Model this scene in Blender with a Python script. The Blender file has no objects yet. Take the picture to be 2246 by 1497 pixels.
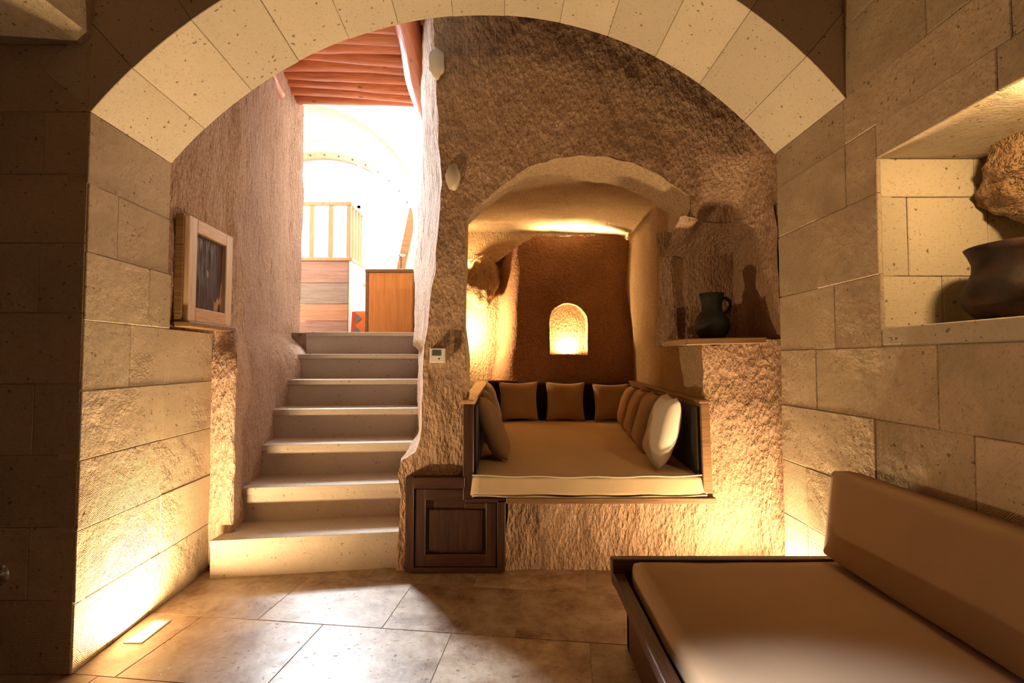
import bpy, bmesh, math, random
from mathutils import Vector, Matrix, noise
from mathutils.geometry import delaunay_2d_cdt

random.seed(7)
noise.seed_set(3)
sc = bpy.context.scene
COL = sc.collection
R = math.radians

# ------------------------------------------------------------------ camera
cam_d = bpy.data.cameras.new('camera')
cam = bpy.data.objects.new('camera', cam_d)
COL.objects.link(cam)
cam.location = (0, 0, 1.30)
cam.rotation_euler = (R(92.2), 0, 0)
cam_d.sensor_width = 36
cam_d.lens = 16.99
cam_d.clip_start = 0.02
sc.camera = cam

# ------------------------------------------------------------------ world, daylight, exposure
w = bpy.data.worlds.new('world')
sc.world = w
w.use_nodes = True
bg = w.node_tree.nodes['Background']
bg.inputs[0].default_value = (0.86, 0.93, 1.0, 1)
bg.inputs[1].default_value = 1.3
sc.cycles.max_bounces = 8
sc.view_settings.view_transform = 'Standard'
sc.view_settings.look = 'None'
sc.view_settings.exposure = -0.15
sc.view_settings.gamma = 1.0
sc.view_settings.use_curve_mapping = False


def area(name, loc, target, sx, sy, power, col, spread=180):
    d = bpy.data.lights.new(name, 'AREA')
    d.shape = 'RECTANGLE'
    d.size, d.size_y = sx, sy
    d.energy = power
    d.color = col
    d.spread = R(spread)
    o = bpy.data.objects.new(name, d)
    COL.objects.link(o)
    o.location = loc
    o.rotation_euler = (Vector(target) - Vector(loc)).to_track_quat('-Z', 'Y').to_euler()
    return o


DAY = (0.86, 0.93, 1.0)
WARM = (1.0, 0.63, 0.27)
area('daylight_upper_window', (-3.35, 7.65, 4.60), (-.5, 2.4, 0.0), 0.9, 0.7, 1600, DAY)  # set inside the vault, forward of the window, to reach the lower floor
area('added_bench_beam', (-2.6, 0.30, 2.50), (0.40, 1.04, 0.42), 0.10, 0.10, 8, (0.84, 0.91, 1.0), 14)  # narrow beam added for a daylight patch on the bench seat; window only assumed
area('upper_side_fill', (-5.15, 6.9, 3.4), (-1.4, 5.8, 3.2), 1.2, 1.4, 28, DAY)  # fill light added to brighten the upper vault; no window stands here

# ------------------------------------------------------------------ materials
MATS = {}


class NT:
    def __init__(s, name):
        s.m = bpy.data.materials.new(name)
        s.m.use_nodes = True
        s.t = s.m.node_tree
        s.b = s.t.nodes['Principled BSDF']
        MATS[name] = s.m

    def n(s, typ, **kw):
        nd = s.t.nodes.new(typ)
        for k, v in kw.items():
            if k.startswith('i_'):
                key = k[2:].replace('_', ' ')
                nd.inputs[key].default_value = v
            else:
                setattr(nd, k, v)
        return nd

    def l(s, a, b):
        s.t.links.new(a, b)

    def coords(s, scale=(1, 1, 1), rand=True):
        tc = s.n('ShaderNodeTexCoord')
        mp = s.n('ShaderNodeMapping')
        mp.inputs['Scale'].default_value = scale
        if rand:
            oi = s.n('ShaderNodeObjectInfo')
            mu = s.n('ShaderNodeMath', operation='MULTIPLY')
            mu.inputs[1].default_value = 37.0
            s.l(oi.outputs['Random'], mu.inputs[0])
            va = s.n('ShaderNodeVectorMath', operation='ADD')
            s.l(tc.outputs['Object'], va.inputs[0])
            s.l(mu.outputs[0], va.inputs[1])
            s.l(va.outputs[0], mp.inputs[0])
        else:
            s.l(tc.outputs['Object'], mp.inputs[0])
        return mp.outputs[0]

    def noise(s, vec, scale, detail=6, rough=0.6, dist=0.0):
        nd = s.n('ShaderNodeTexNoise')
        nd.inputs['Scale'].default_value = scale
        nd.inputs['Detail'].default_value = detail
        nd.inputs['Roughness'].default_value = rough
        nd.inputs['Distortion'].default_value = dist
        s.l(vec, nd.inputs['Vector'])
        return nd.outputs['Fac']

    def ramp(s, fac, stops):
        r = s.n('ShaderNodeValToRGB')
        els = r.color_ramp.elements
        while len(els) < len(stops):
            els.new(0.5)
        for e, (p, c) in zip(els, stops):
            e.position = p
            e.color = (c[0], c[1], c[2], 1) if not isinstance(c, (int, float)) else (c, c, c, 1)
        s.l(fac, r.inputs[0])
        return r.outputs[0]

    def mix(s, fac, a, b, mode='MIX'):
        m = s.n('ShaderNodeMix', data_type='RGBA', blend_type=mode)
        for sock, v in ((m.inputs[0], fac), (m.inputs[6], a), (m.inputs[7], b)):
            if hasattr(v, 'links'):
                s.l(v, sock)
            elif isinstance(v, (int, float)):
                sock.default_value = v
            else:
                sock.default_value = (*v, 1)
        return m.outputs[2]

    def math(s, op, a, b):
        m = s.n('ShaderNodeMath', operation=op)
        for sock, v in ((m.inputs[0], a), (m.inputs[1], b)):
            if hasattr(v, 'links'):
                s.l(v, sock)
            else:
                sock.default_value = v
        return m.outputs[0]

    def out(s, col=None, rough=0.8, height=None, dist=0.01, strength=1.0, spec=0.3):
        if col is not None:
            if hasattr(col, 'links'):
                s.l(col, s.b.inputs['Base Color'])
            else:
                s.b.inputs['Base Color'].default_value = (*col, 1)
        if hasattr(rough, 'links'):
            s.l(rough, s.b.inputs['Roughness'])
        else:
            s.b.inputs['Roughness'].default_value = rough
        s.b.inputs['Specular IOR Level'].default_value = spec
        if height is not None:
            bp = s.n('ShaderNodeBump')
            bp.inputs['Distance'].default_value = dist
            bp.inputs['Strength'].default_value = strength
            s.l(height, bp.inputs['Height'])
            s.l(bp.outputs[0], s.b.inputs['Normal'])
        return s.m


def tuff(name, a, b, tool=1.0, pit=0.5):
    """dressed volcanic tuff: pale, pitted, combed with a toothed chisel"""
    s = NT(name)
    v = s.coords()
    big = s.noise(v, 2.2, 5, 0.6)
    col = s.mix(s.ramp(big, [(0.3, 0.0), (0.7, 1.0)]), a, b)
    oi = s.n('ShaderNodeObjectInfo')
    tint = s.ramp(oi.outputs['Random'], [(0.0, 0.90), (1.0, 1.06)])
    col = s.mix(1.0, col, tint, 'MULTIPLY')
    vo = s.n('ShaderNodeTexVoronoi')
    vo.inputs['Scale'].default_value = 42
    vo.inputs['Randomness'].default_value = 1.0
    dv = s.n('ShaderNodeVectorMath', operation='ADD')
    nz = s.n('ShaderNodeTexNoise')
    nz.inputs['Scale'].default_value = 40
    s.l(v, nz.inputs['Vector'])
    sc_ = s.n('ShaderNodeVectorMath', operation='SCALE')
    sc_.inputs['Scale'].default_value = 0.03
    s.l(nz.outputs['Color'], sc_.inputs[0])
    s.l(v, dv.inputs[0])
    s.l(sc_.outputs[0], dv.inputs[1])
    s.l(dv.outputs[0], vo.inputs['Vector'])
    sepc = s.n('ShaderNodeSeparateColor')
    s.l(vo.outputs['Color'], sepc.inputs[0])
    rad = s.math('MULTIPLY', s.math('POWER', sepc.outputs[0], 5.0), 0.30)
    spot = s.math('LESS_THAN', vo.outputs['Distance'], rad)
    fine = s.ramp(s.noise(v, 85, 3, 0.6), [(0.57, 0.0), (0.70, 1.0)])
    pits = s.math('MAXIMUM', spot, s.math('MULTIPLY', fine, 0.35))
    col = s.mix(s.math('MULTIPLY', pits, pit + 0.2), col, (a[0] * 0.30, a[1] * 0.26, a[2] * 0.22))
    wv = s.n('ShaderNodeTexWave', wave_type='RINGS', bands_direction='X')
    wv.inputs['Scale'].default_value = 55
    wv.inputs['Distortion'].default_value = 6
    wv.inputs['Detail'].default_value = 2
    wv.inputs['Detail Scale'].default_value = 0.7
    s.l(v, wv.inputs['Vector'])
    mask = s.ramp(s.noise(v, 3.2, 3), [(0.42, 0.0), (0.6, 1.0)])
    lines = s.math('MULTIPLY', s.math('MULTIPLY', wv.outputs['Fac'], mask), 0.17 * tool)
    und = s.math('MULTIPLY', s.noise(v, 9, 4, 0.62), 1.3)
    h = s.math('ADD', lines, und)
    h = s.math('ADD', h, s.math('MULTIPLY', s.noise(v, 60, 2, 0.7), 0.22))
    h = s.math('SUBTRACT', h, s.math('MULTIPLY', pits, 0.35))
    return s.out(col, 0.9, h, 0.011 * max(0.5, tool), 1.0, 0.15)


def rock(name, a, b, dark, depth=0.03, zs=0.45, sc0=15.0):
    """living rock hewn with a pick"""
    s = NT(name)
    v = s.coords((1, 1, zs), rand=False)
    v1 = s.coords((1, 1, 1), rand=False)
    big = s.noise(v1, 1.6, 6, 0.65)
    col = s.mix(s.ramp(big, [(0.32, 0.0), (0.68, 1.0)]), a, b)
    gr = s.ramp(s.noise(v1, 55, 4, 0.7), [(0.35, 0.72), (0.65, 1.12)])
    col = s.mix(1.0, col, gr, 'MULTIPLY')
    sp = s.ramp(s.noise(v1, 24, 5, 0.6), [(0.66, 0.0), (0.72, 1.0)])
    col = s.mix(s.math('MULTIPLY', sp, 0.6), col, dark)
    n1 = s.noise(v, sc0, 4, 0.66)
    vo = s.n('ShaderNodeTexVoronoi')
    vo.inputs['Scale'].default_value = sc0 * 1.7
    s.l(v, vo.inputs['Vector'])
    h = s.math('ADD', n1, s.math('MULTIPLY', vo.outputs['Distance'], 0.55))
    h = s.math('ADD', h, s.math('MULTIPLY', s.noise(v, sc0 * 4, 2, 0.7), 0.30))
    return s.out(col, 0.95, h, depth, 1.0, 0.1)


def travertine(name):
    s = NT(name)
    v = s.coords()
    big = s.noise(v, 5.5, 7, 0.74, 0.25)
    col = s.ramp(big, [(0.34, (0.15, 0.085, 0.045)), (0.46, (0.31, 0.215, 0.14)), (0.58, (0.42, 0.33, 0.24)), (0.74, (0.50, 0.43, 0.34))])
    oi = s.n('ShaderNodeObjectInfo')
    col = s.mix(1.0, col, s.ramp(oi.outputs['Random'], [(0.0, 0.78), (1.0, 1.08)]), 'MULTIPLY')
    vs = s.coords((1, 2.1, 1))
    hole = s.ramp(s.noise(vs, 30, 3, 0.55), [(0.665, 0.0), (0.69, 1.0)])
    col = s.mix(s.math('MULTIPLY', hole, 0.75), col, (0.10, 0.055, 0.03))
    h = s.math('SUBTRACT', s.math('MULTIPLY', s.noise(v, 7, 5, 0.6), 0.7), hole)
    rg = s.ramp(s.noise(v, 9, 5), [(0.3, 0.30), (0.7, 0.48)])
    return s.out(col, rg, h, 0.004, 0.8, 0.5)


def wood(name, a, b, axis=0, scale=6, rough=0.5, spec=0.4, bump=0.002, knots=False):
    s = NT(name)
    st = [9.0, 9.0, 9.0]
    st[axis] = 0.7
    v = s.coords(tuple(st))
    g = s.noise(v, scale, 5, 0.62, 0.8)
    col = s.ramp(g, [(0.30, a), (0.70, b)])
    if knots:
        vo = s.n('ShaderNodeTexVoronoi')
        vo.inputs['Scale'].default_value = 1.0
        sv = [9.0, 9.0, 9.0]
        sv[axis] = 4.0
        s.l(s.coords(tuple(sv)), vo.inputs['Vector'])
        kn = s.ramp(vo.outputs['Distance'], [(0.06, 1.0), (0.16, 0.0)])
        col = s.mix(s.math('MULTIPLY', kn, 0.85), col, (a[0] * 0.25, a[1] * 0.2, a[2] * 0.2))
    return s.out(col, rough, g, bump, 1.0, spec)


def fabric(name, c, dark=0.85):
    s = NT(name)
    v = s.coords()
    col = s.mix(s.noise(v, 4, 4), (c[0] * dark, c[1] * dark, c[2] * dark), c)
    wx = s.n('ShaderNodeTexNoise')
    wx.inputs['Scale'].default_value = 220
    s.l(v, wx.inputs['Vector'])
    h = s.math('ADD', s.math('MULTIPLY', wx.outputs['Fac'], 0.15), s.math('MULTIPLY', s.noise(v, 9, 3), 0.8))
    s.b.inputs['Sheen Weight'].default_value = 0.15
    return s.out(col, 0.95, h, 0.004, 0.6, 0.1)


def plain(name, c, rough=0.5, metal=0.0, spec=0.5, emit=None, es=0.0):
    s = NT(name)
    v = s.coords()
    nz = s.noise(v, 14, 4)
    col = s.mix(nz, tuple(x * 0.88 for x in c), c)
    s.b.inputs['Metallic'].default_value = metal
    if emit:
        s.b.inputs['Emission Color'].default_value = (*emit, 1)
        s.b.inputs['Emission Strength'].default_value = es
    return s.out(col, rough, None, spec=spec)


tuff('tuff_block', (0.44, 0.338, 0.228), (0.52, 0.412, 0.288), 1.0, 0.55)
tuff('tuff_smooth', (0.51, 0.435, 0.325), (0.57, 0.49, 0.375), 0.35, 0.65)
tuff('tuff_step', (0.46, 0.385, 0.31), (0.54, 0.46, 0.375), 0.25, 0.35)
tuff('tuff_white', (0.62, 0.56, 0.49), (0.68, 0.62, 0.55), 0.4, 0.2)
rock('cave_rock', (0.39, 0.245, 0.155), (0.50, 0.33, 0.22), (0.16, 0.08, 0.05), 0.020, 0.45, 30)
rock('cave_rock_pink', (0.50, 0.335, 0.24), (0.58, 0.415, 0.31), (0.22, 0.12, 0.08), 0.030, 0.32, 28)
rock('alcove_rock', (0.38, 0.265, 0.16), (0.46, 0.33, 0.205), (0.16, 0.08, 0.04), 0.018, 0.6, 26)
rock('red_rock', (0.33, 0.185, 0.115), (0.41, 0.235, 0.15), (0.12, 0.05, 0.03), 0.016, 0.8, 24)
rock('raw_rock', (0.26, 0.155, 0.08), (0.40, 0.26, 0.145), (0.06, 0.03, 0.015), 0.05, 1.0, 16)
plain('mortar', (0.40, 0.34, 0.27), 0.95, spec=0.1)
plain('grout', (0.55, 0.48, 0.38), 0.9, spec=0.1)
plain('patch_plaster', (0.62, 0.54, 0.42), 0.9, spec=0.1)
travertine('travertine')
wood('wood_dark', (0.028, 0.011, 0.006), (0.070, 0.027, 0.012), 2, 5, 0.42)
wood('wood_dark_h', (0.028, 0.011, 0.006), (0.070, 0.027, 0.012), 0, 5, 0.42)
wood('wood_bench', (0.034, 0.014, 0.008), (0.085, 0.035, 0.017), 1, 5, 0.38)
wood('wood_mid', (0.15, 0.075, 0.03), (0.26, 0.135, 0.055), 0, 5, 0.5)
wood('wood_pale_v', (0.46, 0.31, 0.19), (0.62, 0.46, 0.31), 2, 5, 0.45)
wood('wood_pale_h', (0.42, 0.235, 0.10), (0.60, 0.37, 0.18), 1, 5, 0.45)
wood('wood_orange', (0.52, 0.20, 0.05), (0.68, 0.30, 0.09), 2, 3, 0.35)
wood('wood_log', (0.34, 0.085, 0.028), (0.60, 0.19, 0.07), 0, 4, 0.4, 0.5, 0.006, True)
wood('wood_beam', (0.36, 0.10, 0.04), (0.58, 0.20, 0.085), 1, 4, 0.4, 0.5, 0.006, True)
wood('wood_plank_a', (0.24, 0.15, 0.12), (0.38, 0.25, 0.20), 0, 5, 0.6)
wood('wood_plank_b', (0.20, 0.17, 0.14), (0.32, 0.28, 0.24), 0, 5, 0.6)
wood('wood_plank_c', (0.36, 0.19, 0.11), (0.50, 0.30, 0.19), 0, 5, 0.6)
wood('wood_light', (0.34, 0.20, 0.11), (0.48, 0.31, 0.19), 2, 5, 0.5)
wood('bark_panel', (0.035, 0.016, 0.011), (0.085, 0.042, 0.028), 2, 4, 0.42, 0.4, 0.012)
fabric('linen', (0.62, 0.47, 0.30))
fabric('linen_brown', (0.44, 0.30, 0.20))
fabric('linen_pale', (0.58, 0.52, 0.43))
fabric('bench_linen', (0.31, 0.195, 0.108))
fabric('leather_dark', (0.020, 0.016, 0.015))
fabric('kilim_orange', (0.62, 0.20, 0.07))
fabric('kilim_red', (0.52, 0.09, 0.04))
fabric('kilim_grey', (0.16, 0.17, 0.18))
plain('white_plastic', (0.78, 0.76, 0.72), 0.35)
plain('lcd', (0.10, 0.12, 0.09), 0.2)
plain('chrome', (0.75, 0.75, 0.75), 0.12, 1.0)
plain('dark_clay', (0.006, 0.007, 0.005), 0.7)
plain('steel', (0.55, 0.52, 0.47), 0.3, 1.0)
plain('white_paint', (0.80, 0.79, 0.77), 0.5)
plain('bolt', (0.06, 0.04, 0.03), 0.5)
plain('lamp_lens', (0.9, 0.85, 0.75), 0.3, emit=(1, 0.82, 0.58), es=9)
s_ = NT('pot_clay')
v_ = s_.coords()
s_.out(s_.ramp(s_.noise(v_, 7, 6, 0.65, 0.5), [(0.35, (0.012, 0.008, 0.006)), (0.55, (0.032, 0.016, 0.010)), (0.72, (0.085, 0.026, 0.013))]), 0.6,
       s_.noise(v_, 30, 4), 0.003, 0.6, 0.2)

# ------------------------------------------------------------------ object helpers
ORG = {}


def setp(o, label=None, cat=None, group=None, kind=None, loc=None):
    if label: o['label'] = label
    if cat: o['category'] = cat
    if group: o['group'] = group
    if kind: o['kind'] = kind
    return o


def empty(name, loc, label=None, cat=None, group=None, kind=None):
    o = bpy.data.objects.new(name, None)
    COL.objects.link(o)
    o.empty_display_size = 0.1
    o.location = loc
    ORG[o] = Vector(loc)
    return setp(o, label, cat, group, kind)


def put(name, bm, mat, parent=None, base=None, smooth=False, **kw):
    """link a bmesh (world coordinates) as ONE mesh object; its origin follows its thing"""
    org = ORG[parent] if parent is not None else Vector(base if base is not None else (0, 0, 0))
    if org.length > 0:
        bmesh.ops.translate(bm, verts=bm.verts, vec=-org)
    me = bpy.data.meshes.new(name)
    bm.to_mesh(me)
    bm.free()
    me.materials.append(MATS[mat])
    if smooth:
        me.polygons.foreach_set('use_smooth', [True] * len(me.polygons))
    o = bpy.data.objects.new(name, me)
    COL.objects.link(o)
    if parent is not None:
        o.parent = parent
    else:
        o.location = org
    ORG[o] = org
    return setp(o, **kw)


def hexa(bm, c):
    """8 corners: bottom 4 (ccw), top 4"""
    v = [bm.verts.new(p) for p in c]
    for f in ((3, 2, 1, 0), (4, 5, 6, 7), (0, 1, 5, 4), (1, 2, 6, 5), (2, 3, 7, 6), (3, 0, 4, 7)):
        bm.faces.new([v[i] for i in f])
    return v


def bevel(bm, off, seg=1, ang=35):
    bm.normal_update()
    es = [e for e in bm.edges if len(e.link_faces) == 2 and e.calc_face_angle(0) > R(ang)]
    bmesh.ops.bevel(bm, geom=es, offset=off, segments=seg, profile=0.6, affect='EDGES', clamp_overlap=True)


def box(x0, x1, y0, y1, z0, z1, bv=0.0, seg=1):
    bm = bmesh.new()
    hexa(bm, [(x0, y0, z0), (x1, y0, z0), (x1, y1, z0), (x0, y1, z0), (x0, y0, z1), (x1, y0, z1), (x1, y1, z1), (x0, y1, z1)])
    if bv: bevel(bm, bv, seg)
    return bm


def hexbm(c, bv=0.0, seg=1):
    bm = bmesh.new()
    hexa(bm, c)
    bmesh.ops.recalc_face_normals(bm, faces=bm.faces)
    if bv: bevel(bm, bv, seg)
    return bm


def grid(rows, close=False):
    bm = bmesh.new()
    vv = [[bm.verts.new(p) for p in r] for r in rows]
    for a, b in zip(vv, vv[1:]):
        n = len(a)
        for i in range(n if close else n - 1):
            j = (i + 1) % n
            bm.faces.new((a[i], a[j], b[j], b[i]))
    return bm


def lathe(prof, c, seg=32):
    rows = [[(c[0] + r * math.cos(2 * math.pi * k / seg), c[1] + r * math.sin(2 * math.pi * k / seg), c[2] + z) for k in range(seg)] for r, z in prof]
    bm = grid(rows, True)
    bmesh.ops.remove_doubles(bm, verts=bm.verts, dist=1e-5)
    bmesh.ops.recalc_face_normals(bm, faces=bm.faces)
    return bm


def tube(pts, rad, seg=10, cap=True):
    pts = [Vector(p) for p in pts]
    rads = rad if isinstance(rad, (list, tuple)) else [rad] * len(pts)
    rows = []
    up = Vector((0.13, 0.21, 1)).normalized()
    for i, p in enumerate(pts):
        t = (pts[min(i + 1, len(pts) - 1)] - pts[max(i - 1, 0)]).normalized()
        a = t.cross(up)
        if a.length < 1e-3: a = t.cross(Vector((1, 0, 0)))
        a.normalize()
        b = t.cross(a)
        rows.append([p + (a * math.cos(2 * math.pi * k / seg) + b * math.sin(2 * math.pi * k / seg)) * rads[i] for k in range(seg)])
    bm = grid(rows, True)
    if cap:
        bm.verts.ensure_lookup_table()
        n = len(bm.verts)
        bm.faces.new([bm.verts[k] for k in range(seg)])
        bm.faces.new([bm.verts[n - seg + k] for k in range(seg)])
    bmesh.ops.recalc_face_normals(bm, faces=bm.faces)
    return bm


def sstep(a, b, x):
    t = min(1, max(0, (x - a) / (b - a)))
    return t * t * (3 - 2 * t)


def lerp_tab(tab, x):
    if x <= tab[0][0]: return tab[0][1]
    for (a, va), (b, vb) in zip(tab, tab[1:]):
        if x <= b:
            return va + (vb - va) * (x - a) / (b - a)
    return tab[-1][1]


def hew(bm, a1=0.026, a2=0.012, a3=0.006):
    """one continuous displacement field through the rock, so neighbouring faces still meet"""
    for v in bm.verts:
        p = v.co
        d = noise.noise_vector(p * 2.1) * a1
        q = Vector((p.x * 11, p.y * 11, p.z * 5))
        d += noise.noise_vector(q) * a2
        q = Vector((p.x * 27, p.y * 27, p.z * 13))
        d += noise.noise_vector(q) * a3
        v.co = p + d


def sheet(outer, holes, step, fmap, sub=0):
    """a flat region with holes as a dense triangle sheet; fmap takes (u, v) to a point"""
    def dens(poly):
        out = []
        for a, b in zip(poly, poly[1:] + poly[:1]):
            L = math.dist(a, b)
            n = max(1, int(L / step))
            for k in range(n):
                out.append((a[0] + (b[0] - a[0]) * k / n, a[1] + (b[1] - a[1]) * k / n))
        return out
    loops = [dens(outer)] + [dens(h) for h in holes]
    pts, edges = [], []
    for lp in loops:
        s0 = len(pts)
        pts += lp
        edges += [(s0 + k, s0 + (k + 1) % len(lp)) for k in range(len(lp))]

    def inside(p, poly):
        c = False
        for (x1, y1), (x2, y2) in zip(poly, poly[1:] + poly[:1]):
            if (y1 > p[1]) != (y2 > p[1]) and p[0] < (x2 - x1) * (p[1] - y1) / (y2 - y1) + x1:
                c = not c
        return c
    allb = list(pts)
    us = [p[0] for p in outer]
    vs = [p[1] for p in outer]
    cell = {}
    for p in allb:
        cell.setdefault((int(p[0] // step), int(p[1] // step)), []).append(p)
    u = min(us) + step / 2
    row = 0
    while u < max(us):
        v = min(vs) + step * (0.5 if row % 2 else 0.25)
        while v < max(vs):
            p = (u + random.uniform(-.15, .15) * step, v + random.uniform(-.15, .15) * step)
            ci = (int(p[0] // step), int(p[1] // step))
            near = any(math.dist(p, q) < step * .55 for i in (-1, 0, 1) for j in (-1, 0, 1) for q in cell.get((ci[0] + i, ci[1] + j), ()))
            if not near and inside(p, outer) and not any(inside(p, h) for h in holes):
                pts.append(p)
            v += step
        u += step * 0.9
        row += 1
    res = delaunay_2d_cdt([Vector(p) for p in pts], edges, [], 0, 1e-6)
    V, Fc = res[0], res[2]
    bm = bmesh.new()
    bv = [bm.verts.new(fmap(p.x, p.y)) for p in V]
    for f in Fc:
        c = (sum(V[i].x for i in f) / 3, sum(V[i].y for i in f) / 3)
        if inside(c, outer) and not any(inside(c, h) for h in holes):
            try: bm.faces.new([bv[i] for i in f])
            except ValueError: pass
    bmesh.ops.delete(bm, geom=[v for v in bm.verts if not v.link_faces], context='VERTS')
    if sub:
        bmesh.ops.subdivide_edges(bm, edges=bm.edges, cuts=1, use_grid_fill=True)
    return bm


def block(name, quad, fmap, parent, mat, thick=0.05, gap=0.003, jit=0.003, bv=0.004, proud=0.002):
    """one dressed stone: quad in wall coordinates (u, v); fmap(u, v, depth)"""
    cu = sum(q[0] for q in quad) / 4
    cv = sum(q[1] for q in quad) / 4
    q2 = []
    for u, v in quad:
        q2.append((u + (gap if u < cu else -gap) + random.uniform(-jit, jit), v + (gap if v < cv else -gap) + random.uniform(-jit, jit)))
    pr = random.uniform(0, proud)
    bm = hexbm([fmap(u, v, thick) for u, v in q2] + [fmap(u, v, -pr) for u, v in q2], bv)
    return put(name, bm, mat, parent)


def cut_rect(rects, hole):
    out = []
    hu0, hu1, hv0, hv1 = hole
    for u0, u1, v0, v1 in rects:
        if u1 <= hu0 or u0 >= hu1 or v1 <= hv0 or v0 >= hv1:
            out.append((u0, u1, v0, v1))
            continue
        if u0 < hu0: out.append((u0, hu0, v0, v1))
        if u1 > hu1: out.append((hu1, u1, v0, v1))
        a, b = max(u0, hu0), min(u1, hu1)
        if v0 < hv0: out.append((a, b, v0, hv0))
        if v1 > hv1: out.append((a, b, hv1, v1))
    return [r for r in out if r[1] - r[0] > 0.02 and r[3] - r[2] > 0.02]


# ================================================================== THE SETTING
# ---- unseen shell added to keep stray sky light out, open only at the arched window upstairs
WXC, WZC, WR, WY = -3.27, 3.07, 1.78, 8.2
shell = empty('wall_light_shell', (0, 0, 0), kind='structure')
for n_, a in (('light_seal', (-6.2, -6.0, -3.0, 8.5, -0.2, 6.2)), ('light_seal', (3.2, 3.4, -3.0, 8.5, -0.2, 6.2)), ('light_seal', (-6.2, 3.4, -3.2, -3.0, -0.2, 6.2)),
              ('light_seal', (-6.2, 3.4, -3.2, 8.5, 6.0, 6.2)), ('light_seal', (-6.2, 3.4, -3.2, 8.5, -0.3, -0.14))):
    put(n_, box(*a), 'mortar', shell)

# ---- floor slabs, laid a few degrees askew
floor = put('floor', box(-4.4, 1.75, -2.6, 3.6, -0.13, -0.0022), 'grout', kind='structure')
fa = R(-6.8)
ca, sa = math.cos(fa), math.sin(fa)
P0 = Vector((-0.93, 2.432))     # a joint corner between two rows


def fl(u, v, d):
    return (P0.x + u * ca - v * sa, P0.y + u * sa + v * ca, -d)


TW, TH = 0.648, 0.478
for r in range(-9, 2):
    off = {0: 0.30, 1: 0.0, -1: 0.0}.get(r, random.uniform(0, TW))
    if r == 1: off = 0.655
    for c in range(-6, 6):
        u0 = c * TW + off
        q = [(u0, r * TH), (u0 + TW, r * TH), (u0 + TW, (r + 1) * TH), (u0, (r + 1) * TH)]
        mid = fl(u0 + TW / 2, (r + .5) * TH, 0)
        if mid[0] < -4.0 or mid[0] > 1.8 or mid[1] < -2.4: continue
        block('floor_tile', q, fl, floor, 'travertine', 0.03, 0.0016, 0.0015, 0.0012, 0.0008)

# ---- left jamb of the great arch and the pier face beside it
LZ = [0, .285, .585, .877, 1.17, 1.47, 1.765, 2.062, 2.372]


def jx(y): return -1.822 - 0.07 * (y - 2.05)


def fj(u, v, d): return (jx(u) - d, u, v)


wl = put('wall_left', hexbm([(jx(2.06) - .005, 2.06, 0), (jx(3.06) - .005, 3.06, 0), (jx(3.0) - .5, 3.06, 0), (-2.3, 2.06, 0),
                             (jx(2.06) - .005, 2.06, 1.46), (jx(3.06) - .005, 3.06, 1.46), (jx(2.6) - .5, 3.06, 1.46), (-2.3, 2.06, 1.46)]), 'mortar', kind='structure')
put('backing', hexbm([(jx(2.06) - .005, 2.06, 1.46), (jx(2.595) - .005, 2.595, 1.46), (-2.3, 2.595, 1.46), (-2.3, 2.06, 1.46), (jx(2.06) - .005, 2.06, 2.372), (jx(2.595) - .005, 2.595, 2.372), (-2.3, 2.595, 2.372), (-2.3, 2.06, 2.372)]), 'mortar', wl)
splits = [[2.05, 2.52, 3.06], [2.05, 2.585, 3.06], [2.05, 2.57, 3.06], [2.05, 2.59, 3.06], [2.05, 2.33, 3.05], [2.05, 2.45, 2.62], [2.05, 2.225, 2.60], [2.05, 2.60]]
for k, sp in enumerate(splits):
    for a, b in zip(sp, sp[1:]):
        block('stone_block', [(a, LZ[k]), (b, LZ[k]), (b, LZ[k + 1]), (a, LZ[k + 1])], fj, wl, 'tuff_block', 0.09, 0.001, 0.002, 0.003, 0.004)


def fp(u, v, d): return (u, 2.05 + d, v)


wf = put('wall_left_pier', box(-4.2, -1.9, 2.055, 2.5, 0, 2.67), 'mortar', kind='structure')
pz = [0, .30, .60, .90, 1.20, 1.50, 1.80, 2.10, 2.372, 2.67]
for k in range(len(pz) - 1):
    xs = [-1.825, -2.02 if k % 2 else -2.38, -2.75, -3.2, -3.7, -4.2]
    for a, b in zip(xs, xs[1:]):
        block('stone_block', [(b, pz[k]), (a, pz[k]), (a, pz[k + 1]), (b, pz[k + 1])], fp, wf, 'tuff_block', 0.06, 0.001, 0.001, 0.0025, 0.002)

# ---- wall above the lintel on the left, with its chamfered lower arris
bm = bmesh.new()
prof = [(-1.83, 2.71), (-1.87, 2.67), (-3.0, 2.67), (-4.2, 2.67), (-4.2, 3.7), (-1.83, 3.7)]
ra = [bm.verts.new((x, -2.6, z)) for x, z in prof]
rb = [bm.verts.new((x, 2.06, z)) for x, z in prof]
for i in range(6):
    j = (i + 1) % 6
    bm.faces.new((ra[i], ra[j], rb[j], rb[i]))
bm.faces.new(ra[::-1]); bm.faces.new(rb)
bmesh.ops.recalc_face_normals(bm, faces=bm.faces)
put('wall_left_lintel', bm, 'tuff_block', kind='structure')
wr_ = put('wall_left_room', box(-4.4, -4.2, -2.6, 2.3, 0, 2.8), 'cave_rock', kind='structure')
put('wall_front', box(-4.4, 1.75, -2.8, -2.6, 0, 3.8), 'red_rock', kind='structure')

# ---- right wall, dressed blocks, with the lit niche
RXW = 1.54


def fr(u, v, d): return (RXW + d, u, v)


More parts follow.
